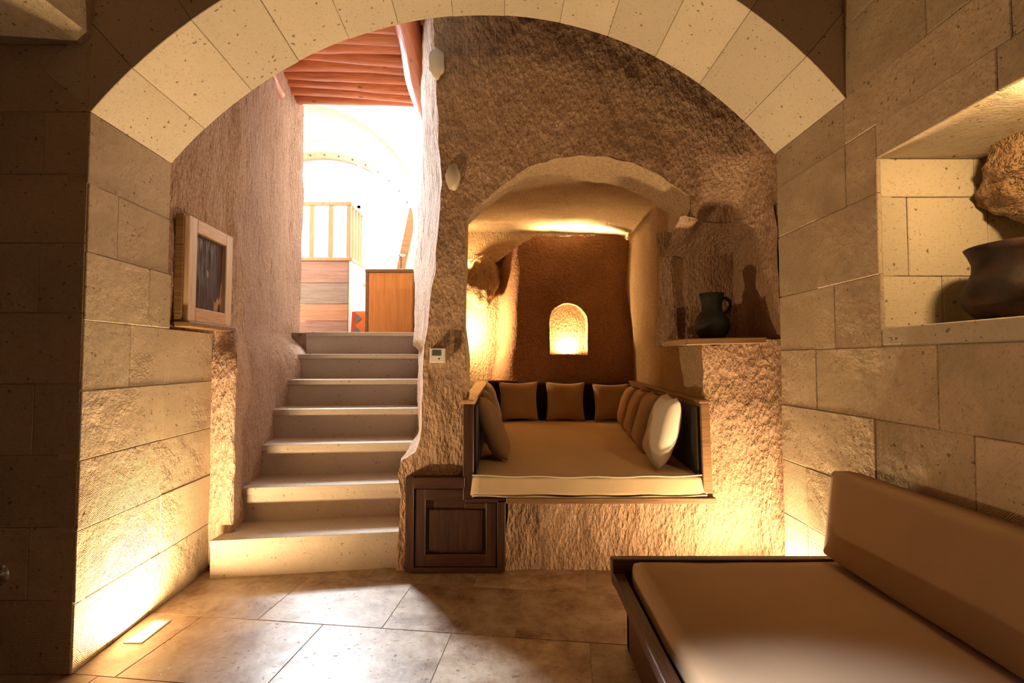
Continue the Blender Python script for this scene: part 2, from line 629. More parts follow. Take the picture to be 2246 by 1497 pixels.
RZ = [0, .14, .44, .741, 1.05, 1.355, 1.66, 2.006, 2.294, 2.505, 2.83, 3.15, 3.5]
NY0, NY1, NZ0, NZ1 = 0.75, 2.01, 1.435, 2.15
wr = empty('wall_right', (RXW, 0, 0), kind='structure')
for a in ((RXW + .005, RXW + .3, -2.6, NY0, 0, 3.7), (RXW + .005, RXW + .3, NY1 + .02, 2.76, 0, 3.7), (RXW + .005, RXW + .3, NY0, NY1 + .02, 0, NZ0 - .05), (RXW + .005, RXW + .3, NY0, NY1 + .02, NZ1 + .02, 3.7)):
    put('backing', box(*a), 'mortar', wr)
rj = {1: [2.55, 2.0, 1.55], 2: [2.55, 1.86, 1.3], 3: [2.06, 1.62], 4: [2.45, 1.75, 1.2], 5: [2.3, 1.6], 6: [2.42, 1.6], 7: [2.2, 1.5], 8: [2.2, 1.45], 9: [1.75, 1.2], 10: [1.95, 1.3], 11: [1.6]}
for k in range(len(RZ) - 1):
    top = RZ[k] >= 2.5
    ys = [2.185 if top else 2.77] + [y for y in rj.get(k, [2.4, 1.7])] + [.55, -.1, -.8, -1.6, -2.55]
    for a, b in zip(ys, ys[1:]):
        for u0, u1, v0, v1 in cut_rect([(b, a, RZ[k], RZ[k + 1])], (NY0, NY1, NZ0 - .078, NZ1)):
            block('stone_block', [(u0, v0), (u1, v0), (u1, v1), (u0, v1)], fr, wr, 'tuff_block', 0.06, 0.001, 0.002, 0.003, 0.004)
block('sill_block', [(NY0, NZ0 - .076), (NY1, NZ0 - .076), (NY1, NZ0), (NY0, NZ0)], fr, wr, 'tuff_smooth', 0.9, 0.001, 0.001, 0.004, 0.003)
# niche lining: far cheek in three courses, near cheek, soffit, back
for x0, x1, z0, z1 in ((1.55, 1.80, NZ0, 1.65), (1.80, 2.25, NZ0, 1.65), (1.55, 1.662, 1.65, 1.985), (1.662, 2.0, 1.65, 1.985), (2.0, 2.25, 1.65, 1.985), (1.55, 1.95, 1.985, NZ1), (1.95, 2.25, 1.985, NZ1)):
    block('cheek_block', [(x0, z0), (x1, z0), (x1, z1), (x0, z1)], lambda u, v, d: (u, NY1 + d, v), wr, 'tuff_smooth', 0.04, 0.0015, 0.001, 0.003, 0.002)
put('cheek', box(1.56, 2.3, NY0 - .1, NY0, NZ0 - .05, NZ1), 'tuff_smooth', wr)
put('soffit', box(1.545, 2.4, NY0, NY1 + .04, NZ1, NZ1 + .1, .004), 'tuff_smooth', wr)
put('niche_back', box(2.25, 2.4, NY0, NY1 + .04, NZ0 - .1, NZ1 + .02), 'tuff_smooth', wr)
bm = bmesh.new()
bmesh.ops.create_icosphere(bm, subdivisions=5, radius=1)
for v in bm.verts:
    p = v.co.copy()
    f = 1 + 0.22 * noise.noise(p * 1.7) + 0.10 * noise.noise(p * 5) + 0.05 * noise.noise(p * 13)
    v.co = Vector((2.27 + p.x * .36 * f, 1.78 + p.y * .40 * f, 2.07 + p.z * .27 * f))
put('raw_rock_outcrop', bm, 'raw_rock', wr, smooth=True)

# ---- the great arch
pf0, pf1 = Vector((-1.822, 2.05)), Vector((1.54, 2.185))
pr0, pr1 = Vector((-1.86, 2.60)), Vector((1.54, 2.79))
ZL, ZR = 2.372, 2.505
HALF = 49.7


def arch_pt(a, rear, dr=0.0):
    """angle a (degrees from the crown) on the intrados, pushed out radially by dr"""
    rr = 1.70 / math.sin(R(HALF))
    x = math.sin(R(a)) * (rr + dr)
    z = (math.cos(R(a)) * (rr + dr) - math.cos(R(HALF)) * rr)
    t = (x + 1.70) / 3.40
    p = (pr0.lerp(pr1, t) if rear else pf0.lerp(pf1, t))
    return Vector((p.x, p.y, ZL + (ZR - ZL) * t + z * 1.06))


wa = empty('wall_arch', (0, 2.1, 0), kind='structure')
JA = [-49.7, -43.3, -35.1, -27.5, -19.8, -12.5, -4.5, 3, 11.3, 18.7, 26.5, 34.3, 42.9, 49.7]
for a0, a1 in zip(JA, JA[1:]):
    g = 0.02
    n = 5
    bm = bmesh.new()
    pr_ = random.uniform(-.003, .003)
    rows = []
    for k in range(n + 1):
        a = a0 + g + (a1 - a0 - 2 * g) * k / n
        rows.append([bm.verts.new(arch_pt(a, r_, d_)) for r_, d_ in ((False, pr_), (True, pr_), (True, .27), (False, .27))])
    for p, q in zip(rows, rows[1:]):
        for i in range(4):
            j = (i + 1) % 4
            bm.faces.new((p[i], p[j], q[j], q[i]))
    bm.faces.new(rows[0]); bm.faces.new(rows[-1][::-1])
    bmesh.ops.recalc_face_normals(bm, faces=bm.faces)
    bevel(bm, .0022, 1, 50)
    put('voussoir', bm, 'tuff_smooth', wa)
ext = [arch_pt(a, False, .265) for a in [-56, -50] + JA[1:-1] + [50, 56]]
outl = [(-1.84, 2.30)] + [(p.x, p.z) for p in ext if -1.84 < p.x < 1.56] + [(1.56, 2.45), (1.56, 3.75), (-1.84, 3.75)]
put('spandrel', sheet(outl, [], 0.12, lambda u, v: (u, 2.056 + (u + 1.822) / 3.362 * .135, v)), 'tuff_smooth', wa)
# vault of the front room
rows = []
for y in (-2.6, 2.25):
    rows.append([(-0.14 - 1.72 * math.cos(R(t)), y, 3.35 + 0.75 * math.sin(R(t))) for t in range(0, 181, 12)])
put('ceiling', grid(rows), 'cave_rock', kind='structure', smooth=True)

# ---- hewn rock wall with the alcove mouth
WYB = 3.05
PL = [(0, -.71), (.60, -.71), (.66, -.695), (.72, -.60), (.80, -.574), (1.27, -.569), (1.557, -.513), (1.85, -.486), (2.2, -.459), (2.43, -.452), (2.73, -.483), (3.45, -.511), (4.3, -.53)]
PRr = [(0, -.95), (1.57, -.949), (2.18, -.981), (2.74, -.95), (3.12, -.867), (3.9, -.919), (4.3, -.93)]


def wall_y(x, z):
    y = WYB - 0.28 * sstep(1.46, 1.70, x)
    y -= 0.05 * sstep(2.2, 3.4, z)
    y += 0.20 * sstep(1.16, 1.30, x) * (1 - sstep(1.50, 1.64, x)) * (1 - sstep(2.19, 2.62, z)) * sstep(1.9, 2.15, z)
    return y


mouth_l = [(-.285, .46), (-.288, 2.204)]
mouth_arc = [(-.183, 2.316), (-.038, 2.44), (.108, 2.538), (.254, 2.591), (.43, 2.612), (.605, 2.594), (.809, 2.538), (.983, 2.455)]
mouth_r = [(1.157, 2.346), (1.153, 2.20), (1.40, 2.215), (1.53, 2.20), (1.595, 2.08), (1.615, 1.46), (1.60, 1.415), (1.20, 1.40), (1.22, .46)]
cab_hole = [(-.655, .012), (-.037, .012), (-.037, .46), (-.285, .46), (-.285, .586), (-.655, .586)]
outer = [(x, z) for z, x in PL] + [(1.72, 4.3), (1.72, -.02), (-.71, -.02)]
# the cabinet recess and the mouth share an edge: one hole outline
hole = [(-.655, .012), (-.037, .012), (-.037, .455), (1.22, .455)] + mouth_r[::-1][1:] + mouth_arc[::-1] + [(-.288, 2.204), (-.285, .586), (-.655, .586)]
bm = sheet(outer, [hole], 0.034, lambda u, v: (u, wall_y(u, v), v), sub=1)
hew(bm)
put('wall_back', bm, 'cave_rock', kind='structure', smooth=True)
# plastered repairs in the rock
for cx, cz, rx, rz in ((-.475, 3.17, .05, .10), (-.375, 2.46, .045, .085)):
    bm = bmesh.new()
    bmesh.ops.create_icosphere(bm, subdivisions=4, radius=1)
    for v in bm.verts:
        f = 1 + .18 * noise.noise(v.co * 1.6 + Vector((cx * 9, 0, cz)))
        v.co = Vector((cx + v.co.x * rx * f, wall_y(cx, cz) - .026 + v.co.y * .03, cz + v.co.z * rz * f))
    put('plaster_patch', bm, 'patch_plaster', bpy.data.objects['wall_back'], smooth=True)

# ---- rock flank between the stair and the alcove wall (right side of the stair)
rows = []
for k in range(0, 111):
    z = -.02 + 4.32 * k / 110
    a, b = lerp_tab(PL, z), lerp_tab(PRr, z)
    row = []
    for j in range(0, 49):
        t = j / 48
        y = wall_y(a, z) + (5.15 - wall_y(a, z)) * t
        row.append((a + (b - a) * min(1, (y - WYB) / 1.85) - (0.05 * math.sin(math.pi * t) if z > 1.4 else 0), y, z))
    rows.append(row)
bm = grid(rows)
hew(bm)
put('wall_stair_right', bm, 'cave_rock_pink', kind='structure', smooth=True)

# ---- rock wall left of the stair, with the low buttress
LOW = [(-1.98, 2.55), (-1.98, 3.0), (-1.95, 3.06), (-1.82, 3.055), (-1.735, 3.06), (-1.76, 3.13), (-1.80, 3.35), (-1.93, 3.95), (-1.985, 4.85), (-1.99, 5.15)]
HIG = [(-1.885, 2.55), (-1.88, 2.95), (-1.885, 3.10), (-1.89, 3.2), (-1.875, 3.27), (-1.885, 3.35), (-1.93, 3.55), (-2.06, 4.05), (-2.26, 4.85), (-2.26, 5.15)]


def path(z):
    t = sstep(1.24, 1.52, z + .10 * noise.noise(Vector((0, 3.3, z * 4))))
    return [(a[0] + (b[0] - a[0]) * t, a[1] + (b[1] - a[1]) * t) for a, b in zip(LOW, HIG)]


rows = []
NS = 110
for k in range(0, 141):
    z = -.02 + 4.32 * k / 140
    pp = path(z)
    L = [0]
    for p, q in zip(pp, pp[1:]): L.append(L[-1] + math.dist(p, q))
    row = []
    for j in range(NS + 1):
        s = L[-1] * j / NS
        for i in range(len(L) - 1):
            if s <= L[i + 1] + 1e-9:
                t = (s - L[i]) / max(1e-6, L[i + 1] - L[i])
                row.append((pp[i][0] + (pp[i + 1][0] - pp[i][0]) * t, pp[i][1] + (pp[i + 1][1] - pp[i][1]) * t, z))
                break
    rows.append(row)
bm = grid(rows)
hew(bm, .022, .012, .006)
put('wall_stair_left', bm, 'cave_rock_pink', kind='structure', smooth=True)

# ---- rock roof over the stair foot and the alcove wall
rows = [[(-2.9 + 4.7 * i / 40, 2.45 + .07 * j, 4.26) for i in range(41)] for j in range(38)]
bm = grid(rows); hew(bm)
put('ceiling_cave', bm, 'cave_rock', kind='structure', smooth=True)

# ---- alcove: barrel of rock behind the mouth
prof = [(-.285, .44)] + [(-.285, .44 + 1.764 * k / 14) for k in range(1, 15)]
arc = [(-.288, 2.204)] + mouth_arc + [(1.157, 2.346)]
for a, b in zip(arc, arc[1:]):
    for k in range(1, 5):
        prof.append((a[0] + (b[0] - a[0]) * k / 4, a[1] + (b[1] - a[1]) * k / 4))
rz_ = [2.346, 2.27, 2.20, 2.09, 1.98, 1.87, 1.76, 1.65, 1.54, 1.41, 1.28, 1.15, 1.02, .88, .74, .6, .44]
for z in rz_[1:]:
    prof.append((lerp_tab([(.44, 1.22), (1.4, 1.20), (1.98, 1.151), (2.346, 1.157)], z), z))
XL = [(3.05, -.287), (3.28, -.30), (3.40, -.42), (5.9, -.95), (6.4, -1.0)]
XR = [(3.05, 1.188), (3.45, 1.20), (3.62, 1.26), (5.9, 1.475), (6.4, 1.52)]
ys = [3.05 + .05 * k for k in range(0, 9)] + [3.50, 3.55, 3.62, 3.7] + [3.7 + .1 * k for k in range(1, 28)]
rows = []
for y in ys:
    xl, xr = lerp_tab(XL, y), lerp_tab(XR, y)
    g = sstep(3.42, 3.62, y)
    row = []
    for x, z in prof:
        t = (x + .287) / (1.188 + .287)
        sharp = max(-.02, min(1.02, t))
        zz = z
        if z > 1.9:
            flat = 2.66 + .30 * (y - 3.5) / 2.9 - .10 * abs(2 * sharp - 1) ** 4
            tgt = z + (flat - z) * (1 if z > 2.2 else (z - 1.9) / .3)
            zz = z + (tgt - z) * g * sstep(3.42, 4.6, y) ** .4
            zz += .05 * g * (1 if z > 2.3 else 0)
        row.append((xl + sharp * (xr - xl), y if y > 3.06 else wall_y(x, z), zz))
    rows.append(row)
bm = bmesh.new()
vv = [[bm.verts.new(p) for p in r_] for r_ in rows]
for yi, (a, b) in enumerate(zip(vv, vv[1:])):
    for i in range(len(prof) - 1):
        x, z0, z1 = prof[i][0], prof[i + 1][1], prof[i][1]
        if x > 1.1 and ys[yi + 1] < 3.46 and z1 < 2.21 and z0 > 1.40:
            continue
        bm.faces.new((a[i], a[i + 1], b[i + 1], b[i]))
bmesh.ops.subdivide_edges(bm, edges=bm.edges, cuts=1, use_grid_fill=True)
hew(bm, .03, .010, .004)
put('wall_alcove', bm, 'alcove_rock', kind='structure', smooth=True)
# shelf recess beside the mouth: ceiling, cheek, back
bm = bmesh.new()
n = 20
for fn in (lambda u, v: (1.09 + .53 * u, wall_y(1.09 + .53 * u, 2.2) - .01 + (3.48 - wall_y(1.09 + .53 * u, 2.2)) * v, 2.218 - .17 * v), lambda u, v: (1.63 - .05 * v, 2.9 + .58 * u, 1.40 + .84 * v), lambda u, v: (1.06 + .58 * u, 3.46 + .03 * (1 - u), 1.38 + .86 * v)):
    vv = [[bm.verts.new(fn(i / n, j / n)) for i in range(n + 1)] for j in range(n + 1)]
    for j in range(n):
        for i in range(n):
            bm.faces.new((vv[j][i], vv[j][i + 1], vv[j + 1][i + 1], vv[j + 1][i]))
hew(bm)
put('wall_shelf_recess', bm, 'cave_rock', kind='structure', smooth=True)

# alcove back wall and the thick red rock panel with its little arched niche
bm = grid([[(-1.1 + 2.8 * i / 60, 6.36, .4 + 2.8 * j / 60) for i in range(61)] for j in range(61)])
hew(bm)
put('wall_alcove_back', bm, 'alcove_rock', kind='structure', smooth=True)
nich = [(.455, 1.36), (.93, 1.36), (.93, 1.76)] + [(.6925 + .2375 * math.cos(R(t)), 1.77 + .235 * math.sin(R(t))) for t in range(15, 166, 15)] + [(.455, 1.76)]


def panel_y(x, z):
    return 5.92 + .40 * (1 - sstep(-.24, .06, x + .06 * noise.noise(Vector((x * 2, 1, z * 2))) - .05 * (z - 1.2))) ** 1.6


pout = [(-.32, .5), (1.62, .5), (1.62, 2.76), (1.40, 2.78), (1.31, 2.845), (.9, 2.84), (.45, 2.825), (.30, 2.85), (.2, 2.78), (-.32, 2.5)]
bm = sheet(pout, [nich], 0.035, lambda u, v: (u, panel_y(u, v), v), sub=1)
# top edge runs back so the panel has thickness
hew(bm, .02, .007, .003)
wp = put('wall_alcove_panel', bm, 'red_rock', kind='structure', smooth=True)
tops = [(1.62, 2.76), (1.40, 2.78), (1.31, 2.845), (.9, 2.84), (.45, 2.825), (.30, 2.85), (.2, 2.78), (-.32, 2.5)]
bm = grid([[(x, panel_y(x, z) + d, z - d * .15) for x, z in tops] for d in (0, .05, .12)])
hew(bm, .02, .007, .003)
put('panel_top', bm, 'alcove_rock', wp)
rows = [[(x, panel_y(x, z) + d, z) for x, z in nich] for d in (-.004, .05, .12, .17)]
bm = grid(rows, True)
bm.verts.ensure_lookup_table()
bm.faces.new([bm.verts[3 * len(nich) + i] for i in range(len(nich))])
bmesh.ops.recalc_face_normals(bm, faces=bm.faces)
hew(bm, .02, .007, .003)
put('niche_lining', bm, 'alcove_rock', wp)
# lump of rock left of the panel
bm = bmesh.new()
bmesh.ops.create_icosphere(bm, subdivisions=5, radius=1)
for v in bm.verts:
    p = v.co.copy()
    f = 1 + .25 * noise.noise(p * 1.3 + Vector((4, 0, 0))) + .1 * noise.noise(p * 4)
    v.co = Vector((-.43 + p.x * .25 * f, 6.2 + p.y * .30 * f, 2.33 + p.z * .33 * f))
put('rock_lump', bm, 'alcove_rock', bpy.data.objects['wall_alcove_back'], smooth=True)
put('floor_alcove', box(-.5, 1.5, 3.12, 6.4, .30, .44), 'mortar', kind='structure')

# ---- upper room: vault, walls, ribs, window wall
UF = 1.582
put('floor_upper', box(-5.4, -1.0, 4.95, 8.3, UF - .2, UF - .004), 'travertine', kind='structure')
rows = []
for y in [5.1 + .2 * k for k in range(17)]:
    vr = 2.0 + .46 * (1 - sstep(5.1, 6.2, y))
    pw = 1 - .65 * (1 - sstep(5.1, 6.7, y))
    def cc(t): return math.copysign(abs(math.cos(R(t))) ** pw, math.cos(R(t)))
    row = [(WXC - vr, y, UF), (WXC - vr, y, WZC)] + [(WXC - vr * cc(t), y, WZC + 2.0 * math.sin(R(t))) for t in range(6, 175, 4)] + [(WXC + vr, y, WZC), (WXC + vr, y, UF)]
    rows.append(row)
put('ceiling_upper_vault', grid(rows), 'tuff_white', kind='structure', smooth=True)
for y0, y1, r0 in ((6.95, 7.35, 1.86),):
    bm = bmesh.new()
    loop = []
    for t in range(0, 181, 6):
        c, s = math.cos(R(t)), math.sin(R(t))
        loop.append([bm.verts.new((WXC - r * c, y, WZC + r * s)) for r, y in ((r0, y0), (r0, y1), (2.03, y1), (2.03, y0))])
    for p, q in zip(loop, loop[1:]):
        for i in range(4):
            bm.faces.new((p[i], p[(i + 1) % 4], q[(i + 1) % 4], q[i]))
    bmesh.ops.recalc_face_normals(bm, faces=bm.faces)
    put('vault_rib', bm, 'tuff_smooth', bpy.data.objects['ceiling_upper_vault'])
arcw = [(WXC - WR * math.cos(R(t)), WZC + WR * math.sin(R(t))) for t in range(0, 181, 10)]
winh = [(WXC + WR, 2.62)] + arcw[::-1] + [(WXC - WR, 2.62)]
put('wall_upper_window', sheet([(-6.1, -.2), (-.9, -.2), (-.9, 6.1), (-6.1, 6.1)], [winh], .35, lambda u, v: (u, WY, v)), 'tuff_white', kind='structure')
put('wall_upper_head', sheet([(-6.1, 1.2), (-.85, 1.2), (-.85, 6.1), (-6.1, 6.1)], [[(-2.28, 1.3), (-.96, 1.3), (-.96, 4.2), (-2.28, 4.2)]], .35, lambda u, v: (u, 5.16, v)), 'cave_rock_pink', kind='structure')
put('wall_rock_east', box(-.85, 3.3, 6.55, 8.4, -.1, 6.1), 'mortar', kind='structure')
# arched wooden window surround with bolts and mullions
win = empty('window_1', (WXC, WY, 2.62), kind='structure')
bm = bmesh.new()
loop = []
for t in range(0, 181, 6):
    c, s = math.cos(R(t)), math.sin(R(t))
    loop.append([bm.verts.new((WXC - r * c, y, WZC + r * s)) for r, y in ((WR - .09, WY - .05), (WR - .09, WY + .04), (WR + .01, WY + .04), (WR + .01, WY - .05))])
for p, q in zip(loop, loop[1:]):
    for i in range(4):
        bm.faces.new((p[i], p[(i + 1) % 4], q[(i + 1) % 4], q[i]))
bmesh.ops.recalc_face_normals(bm, faces=bm.faces)
put('arched_frame', bm, 'wood_light', win)
for t in range(60, 176, 8):
    c, s = math.cos(R(t)), math.sin(R(t))
    bm = bmesh.new()
    bmesh.ops.create_uvsphere(bm, u_segments=8, v_segments=6, radius=.018)
    bmesh.ops.translate(bm, verts=bm.verts, vec=(WXC - (WR - .04) * c, WY - .052, WZC + (WR - .04) * s))
    put('bolt', bm, 'bolt', win)
for x in (-3.72, -2.62):
    put('mullion', box(x - .035, x + .035, WY - .03, WY + .03, 2.62, WZC + math.sqrt(WR ** 2 - (x - WXC) ** 2) - .06, .006), 'white_paint', win)
put('transom', box(WXC - WR, WXC + WR, WY - .03, WY + .03, 3.88, 3.95, .006), 'white_paint', win)
put('window_sill', box(WXC - WR - .05, WXC + WR + .05, WY - .16, WY + .05, 2.56, 2.62, .008), 'wood_light', win)

# ---- log ceiling over the stair
logs = empty('ceiling_logs', (-1.7, 4.3, 4.0), kind='structure')
for k in range(11):
    y = 4.99 - .148 * k
    r0 = .076 + random.uniform(-.006, .008)
    ph = random.uniform(0, 20)
    pts, rad = [], []
    for i in range(25):
        t = i / 24
        pts.append((-2.46 + 1.78 * t, y + .012 * math.sin(t * 3 + ph), 4.10 - .10 * t + .012 * math.sin(t * 5 + ph * 2)))
        rad.append(r0 * (1 + .10 * math.sin(t * 2.2 + ph)) + .004 * noise.noise(Vector((t * 9, ph, 0))))
    put('log', tube(pts, rad, 14), 'wood_log', logs, smooth=True)
for x0, x1, y0, y1, z0, z1, r0 in ((-.80, -.885, 3.0, 5.05, 3.90, 3.86, .105), (-1.97, -2.17, 3.45, 4.42, 3.86, 3.78, .055)):
    pts = [(x0 + (x1 - x0) * t + .012 * math.sin(t * 6), y0 + (y1 - y0) * t, z0 + (z1 - z0) * t) for t in [i / 20 for i in range(21)]]
    put('log_beam', tube(pts, [r0 * (1 + .07 * math.sin(i * .6)) for i in range(21)], 16), 'wood_beam', logs, smooth=True)

# ---- stair of seven stone steps
stair = empty('staircase', (-1.3, 3.03, 0), 'pale stone staircase of seven steps climbing to the bright upper room', 'stairs')
RI, TR = .226, .31
SL = [-1.80, -1.86, -1.93, -1.99, -2.03, -2.05, -2.06]
for i in range(7):
    y, z0, z1 = 3.03 + TR * i, RI * i, RI * (i + 1)
    xl, xr = SL[i], -.55 - .045 * i
    k = .10 - .008 * i
    ext = .45 if i < 6 else .3
    def q(yy, zz, dx=0): return [(xl, yy - k, zz), (xr, yy + k * .8, zz), (xr, yy + ext + k * .8, zz), (xl, yy + ext - k, zz)]
    put('tread', hexbm(q(y - .012, z1 - .045) + q(y - .012, z1), .007, 2), 'tuff_step', stair)
    put('riser', hexbm(q(y, z0 - .02) + q(y, z1 - .044)), 'tuff_step', stair)

# ================================================================== LAMPS
def puck(name, loc, label, power, target, size=(.10, .10), rad=.045, col=WARM, h=.02, spread=180):
    t = empty(name, loc, label, 'lamp')
    d = (Vector(target) - Vector(loc)).normalized()
    M = Matrix.Translation(loc) @ d.to_track_quat('Z', 'Y').to_matrix().to_4x4()
    bm = lathe([(rad, -h), (rad, 0), (rad * .86, .004), (rad * .84, 0)], (0, 0, 0), 20)
    bmesh.ops.transform(bm, matrix=M, verts=bm.verts)
    put('housing', bm, 'steel', t)
    bm = lathe([(0, .001), (rad * .85, .001)], (0, 0, 0), 20)
    bmesh.ops.transform(bm, matrix=M, verts=bm.verts)
    put('lens', bm, 'lamp_lens', t)
    area(name + '_light', Vector(loc) + d * .012, Vector(loc) + d, size[0], size[1], power, col, spread)
    return t


def floor_lamp(x0, x1, y0, y1, label, power, skew=0.0):
    t = empty('floor_uplight', ((x0 + x1) / 2, (y0 + y1) / 2, 0), label, 'lamp', 'floor uplights')
    xm, ym = (x0 + x1) / 2, (y0 + y1) / 2
    for a in ((x0, x1, y0, y0 + .012), (x0, x1, y1 - .012, y1), (x0, x0 + .012, y0 + .012, y1 - .012), (x1 - .012, x1, y0 + .012, y1 - .012)):
        put('frame', box(a[0], a[1], a[2], a[3], -.004, .005), 'steel', t)
    put('lens', box(x0 + .012, x1 - .012, y0 + .012, y1 - .012, -.01, .0025), 'lamp_lens', t)
    area('floor_uplight_light', (xm, ym, .012), (xm - skew, ym, 1), x1 - x0 - .02, y1 - y0 - .03, power, (1.0, .685, .355))


floor_lamp(-1.785, -1.70, 2.27, 2.465, 'recessed rectangular floor uplight at the foot of the left jamb', 76, -.05)
floor_lamp(1.40, 1.485, 2.50, 2.695, 'recessed floor uplight behind the end of the long bench', 80, .25)
puck('niche_lamp', (1.63, 1.36, 2.142), 'small round lamp in the soffit of the right wall niche', 12, (1.78, 1.85, 1.55))
puck('niche_candle_lamp', (.6925, 5.99, 1.372), 'small round lamp standing in the arched niche of the alcove', 30, (.6925, 6.06, 2.0), (.06, .06), .035)
puck('alcove_lamp', (-.70, 6.02, 1.62), 'small round lamp hidden at the left back corner of the alcove', 66, (-.45, 6.3, 1.75), (.08, .08), .05)
puck('alcove_upper_lamp', (-.66, 6.02, 2.50), 'small round lamp tucked above the rock lump in the alcove', 14, (-.35, 6.1, 2.9), (.08, .08), .05)
cove = empty('cove_light', (.7, 6.16, 2.70), 'slim light strip hidden behind the top of the alcove panel', 'lamp')
put('strip', box(.36, 1.30, 6.06, 6.09, 2.775, 2.79), 'lamp_lens', cove)
area('cove_light_light', (.83, 6.07, 2.80), (.83, 5.6, 3.5), .92, .02, 62, (1, .74, .36))

# ================================================================== OBJECTS
# ---- daybed in the alcove
bed = empty('alcove_daybed', (.47, 4.4, .44), 'dark wooden daybed surround with panelled back and sides in the alcove', 'daybed')
put('front_board', box(-.035, 1.235, 2.955, 3.10, .432, .468, .004), 'wood_mid', bed)
put('base_board', hexbm([(-.275, 3.11, .44), (1.17, 3.11, .44), (1.39, 5.79, .44), (-.28, 5.79, .44), (-.275, 3.11, .468), (1.17, 3.11, .468), (1.39, 5.79, .468), (-.28, 5.79, .468)]), 'wood_dark_h', bed)
put('side_panel', hexbm([(-.30, 2.99, .44), (-.235, 2.99, .44), (-.29, 5.80, .44), (-.36, 5.80, .44), (-.30, 2.99, 1.03), (-.235, 2.99, 1.03), (-.29, 5.80, 1.03), (-.36, 5.80, 1.03)], .005), 'wood_dark', bed)
put('side_panel', hexbm([(1.165, 2.975, .45), (1.225, 2.975, .45), (1.47, 5.8, .45), (1.40, 5.8, .45), (1.155, 2.975, 1.035), (1.21, 2.975, 1.035), (1.46, 5.8, 1.035), (1.40, 5.8, 1.035)], .005), 'wood_mid', bed)
put('back_panel', box(-.36, 1.46, 5.80, 5.87, .44, 1.035, .005), 'wood_dark_h', bed)
put('upholstery', hexbm([(-.234, 3.03, .5), (-.222, 3.03, .5), (-.272, 5.78, .5), (-.287, 5.78, .5), (-.234, 3.03, 1.005), (-.222, 3.03, 1.005), (-.272, 5.78, 1.005), (-.287, 5.78, 1.005)]), 'leather_dark', bed)
put('upholstery', hexbm([(1.145, 3.0, .5), (1.162, 3.0, .5), (1.398, 5.78, .5), (1.383, 5.78, .5), (1.135, 3.0, 1.01), (1.152, 3.0, 1.01), (1.398, 5.78, 1.01), (1.383, 5.78, 1.01)]), 'leather_dark', bed)
put('upholstery', box(-.27, 1.385, 5.782, 5.80, .5, 1.012), 'leather_dark', bed)
put('top_rail', hexbm([(-.31, 2.985, 1.03), (-.228, 2.985, 1.03), (-.28, 5.78, 1.03), (-.42, 5.78, 1.03), (-.31, 2.985, 1.055), (-.228, 2.985, 1.055), (-.28, 5.78, 1.055), (-.42, 5.78, 1.055)], .003), 'wood_pale_h', bed)
put('top_rail', box(-.42, .06, 5.77, 5.90, 1.035, 1.058, .003), 'wood_mid', bed)
put('top_rail', hexbm([(1.145, 2.97, 1.035), (1.215, 2.97, 1.035), (1.47, 5.8, 1.035), (1.39, 5.8, 1.035), (1.145, 2.97, 1.055), (1.215, 2.97, 1.055), (1.47, 5.8, 1.055), (1.39, 5.8, 1.055)], .003), 'wood_mid', bed)


def soft_box(c8, n, rad, puff, nz=0.004, seed=0):
    """upholstered block: trilinear box with rounded edges, slightly puffed"""
    bm = bmesh.new()
    bmesh.ops.create_cube(bm, size=2)
    bmesh.ops.subdivide_edges(bm, edges=bm.edges, cuts=n, use_grid_fill=True)
    c = [Vector(p) for p in c8]
    lx = (c[1] - c[0]).length / 2; ly = (c[3] - c[0]).length / 2; lz = (c[4] - c[0]).length / 2
    for v in bm.verts:
        L = Vector((v.co.x * lx, v.co.y * ly, v.co.z * lz))
        inner = Vector((max(-lx + rad, min(lx - rad, L.x)), max(-ly + rad, min(ly - rad, L.y)), max(-lz + rad, min(lz - rad, L.z))))
        d = L - inner
        if d.length > 1e-9:
            L = inner + d.normalized() * min(rad, max(abs(d.x), abs(d.y), abs(d.z)))
        u, w_, h = L.x / lx, L.y / ly, L.z / lz
        pf = puff * (1 - u * u) * (1 - w_ * w_)
        a, b, t = (u + 1) / 2, (w_ + 1) / 2, (h + 1) / 2
        bot = c[0].lerp(c[1], a).lerp(c[3].lerp(c[2], a), b)
        top = c[4].lerp(c[5], a).lerp(c[7].lerp(c[6], a), b)
        p = bot.lerp(top, t)
        nrm = (top - bot).normalized()
        p += nrm * pf * h
        p += noise.noise_vector(p * 5 + Vector((seed, 0, 0))) * nz
        v.co = p
    return bm


mat_c = [(-.262, 2.965, .470), (1.20, 2.965, .470), (1.37, 5.775, .470), (-.272, 5.775, .470), (-.245, 2.985, .592), (1.185, 2.985, .592), (1.37, 5.775, .592), (-.262, 5.775, .592)]
mt = put('daybed_mattress', soft_box(mat_c, 20, .022, .012, .006), 'linen', base=(.47, 4.3, .47), smooth=True,
         label='large beige linen mattress filling the lit alcove', cat='mattress')
for zz, yy, i0 in ((.595, 2.987, 0), (.477, 2.968, 1)):
    pts = [(-.243 + 1.426 * k / 30 + 0, yy - .004 * math.sin(math.pi * k / 30), zz - .008 * math.sin(math.pi * k / 30) + .003 * math.sin(k * .9)) for k in range(31)]
    put('piping', tube(pts, .005, 8), 'linen_pale', mt, smooth=True)


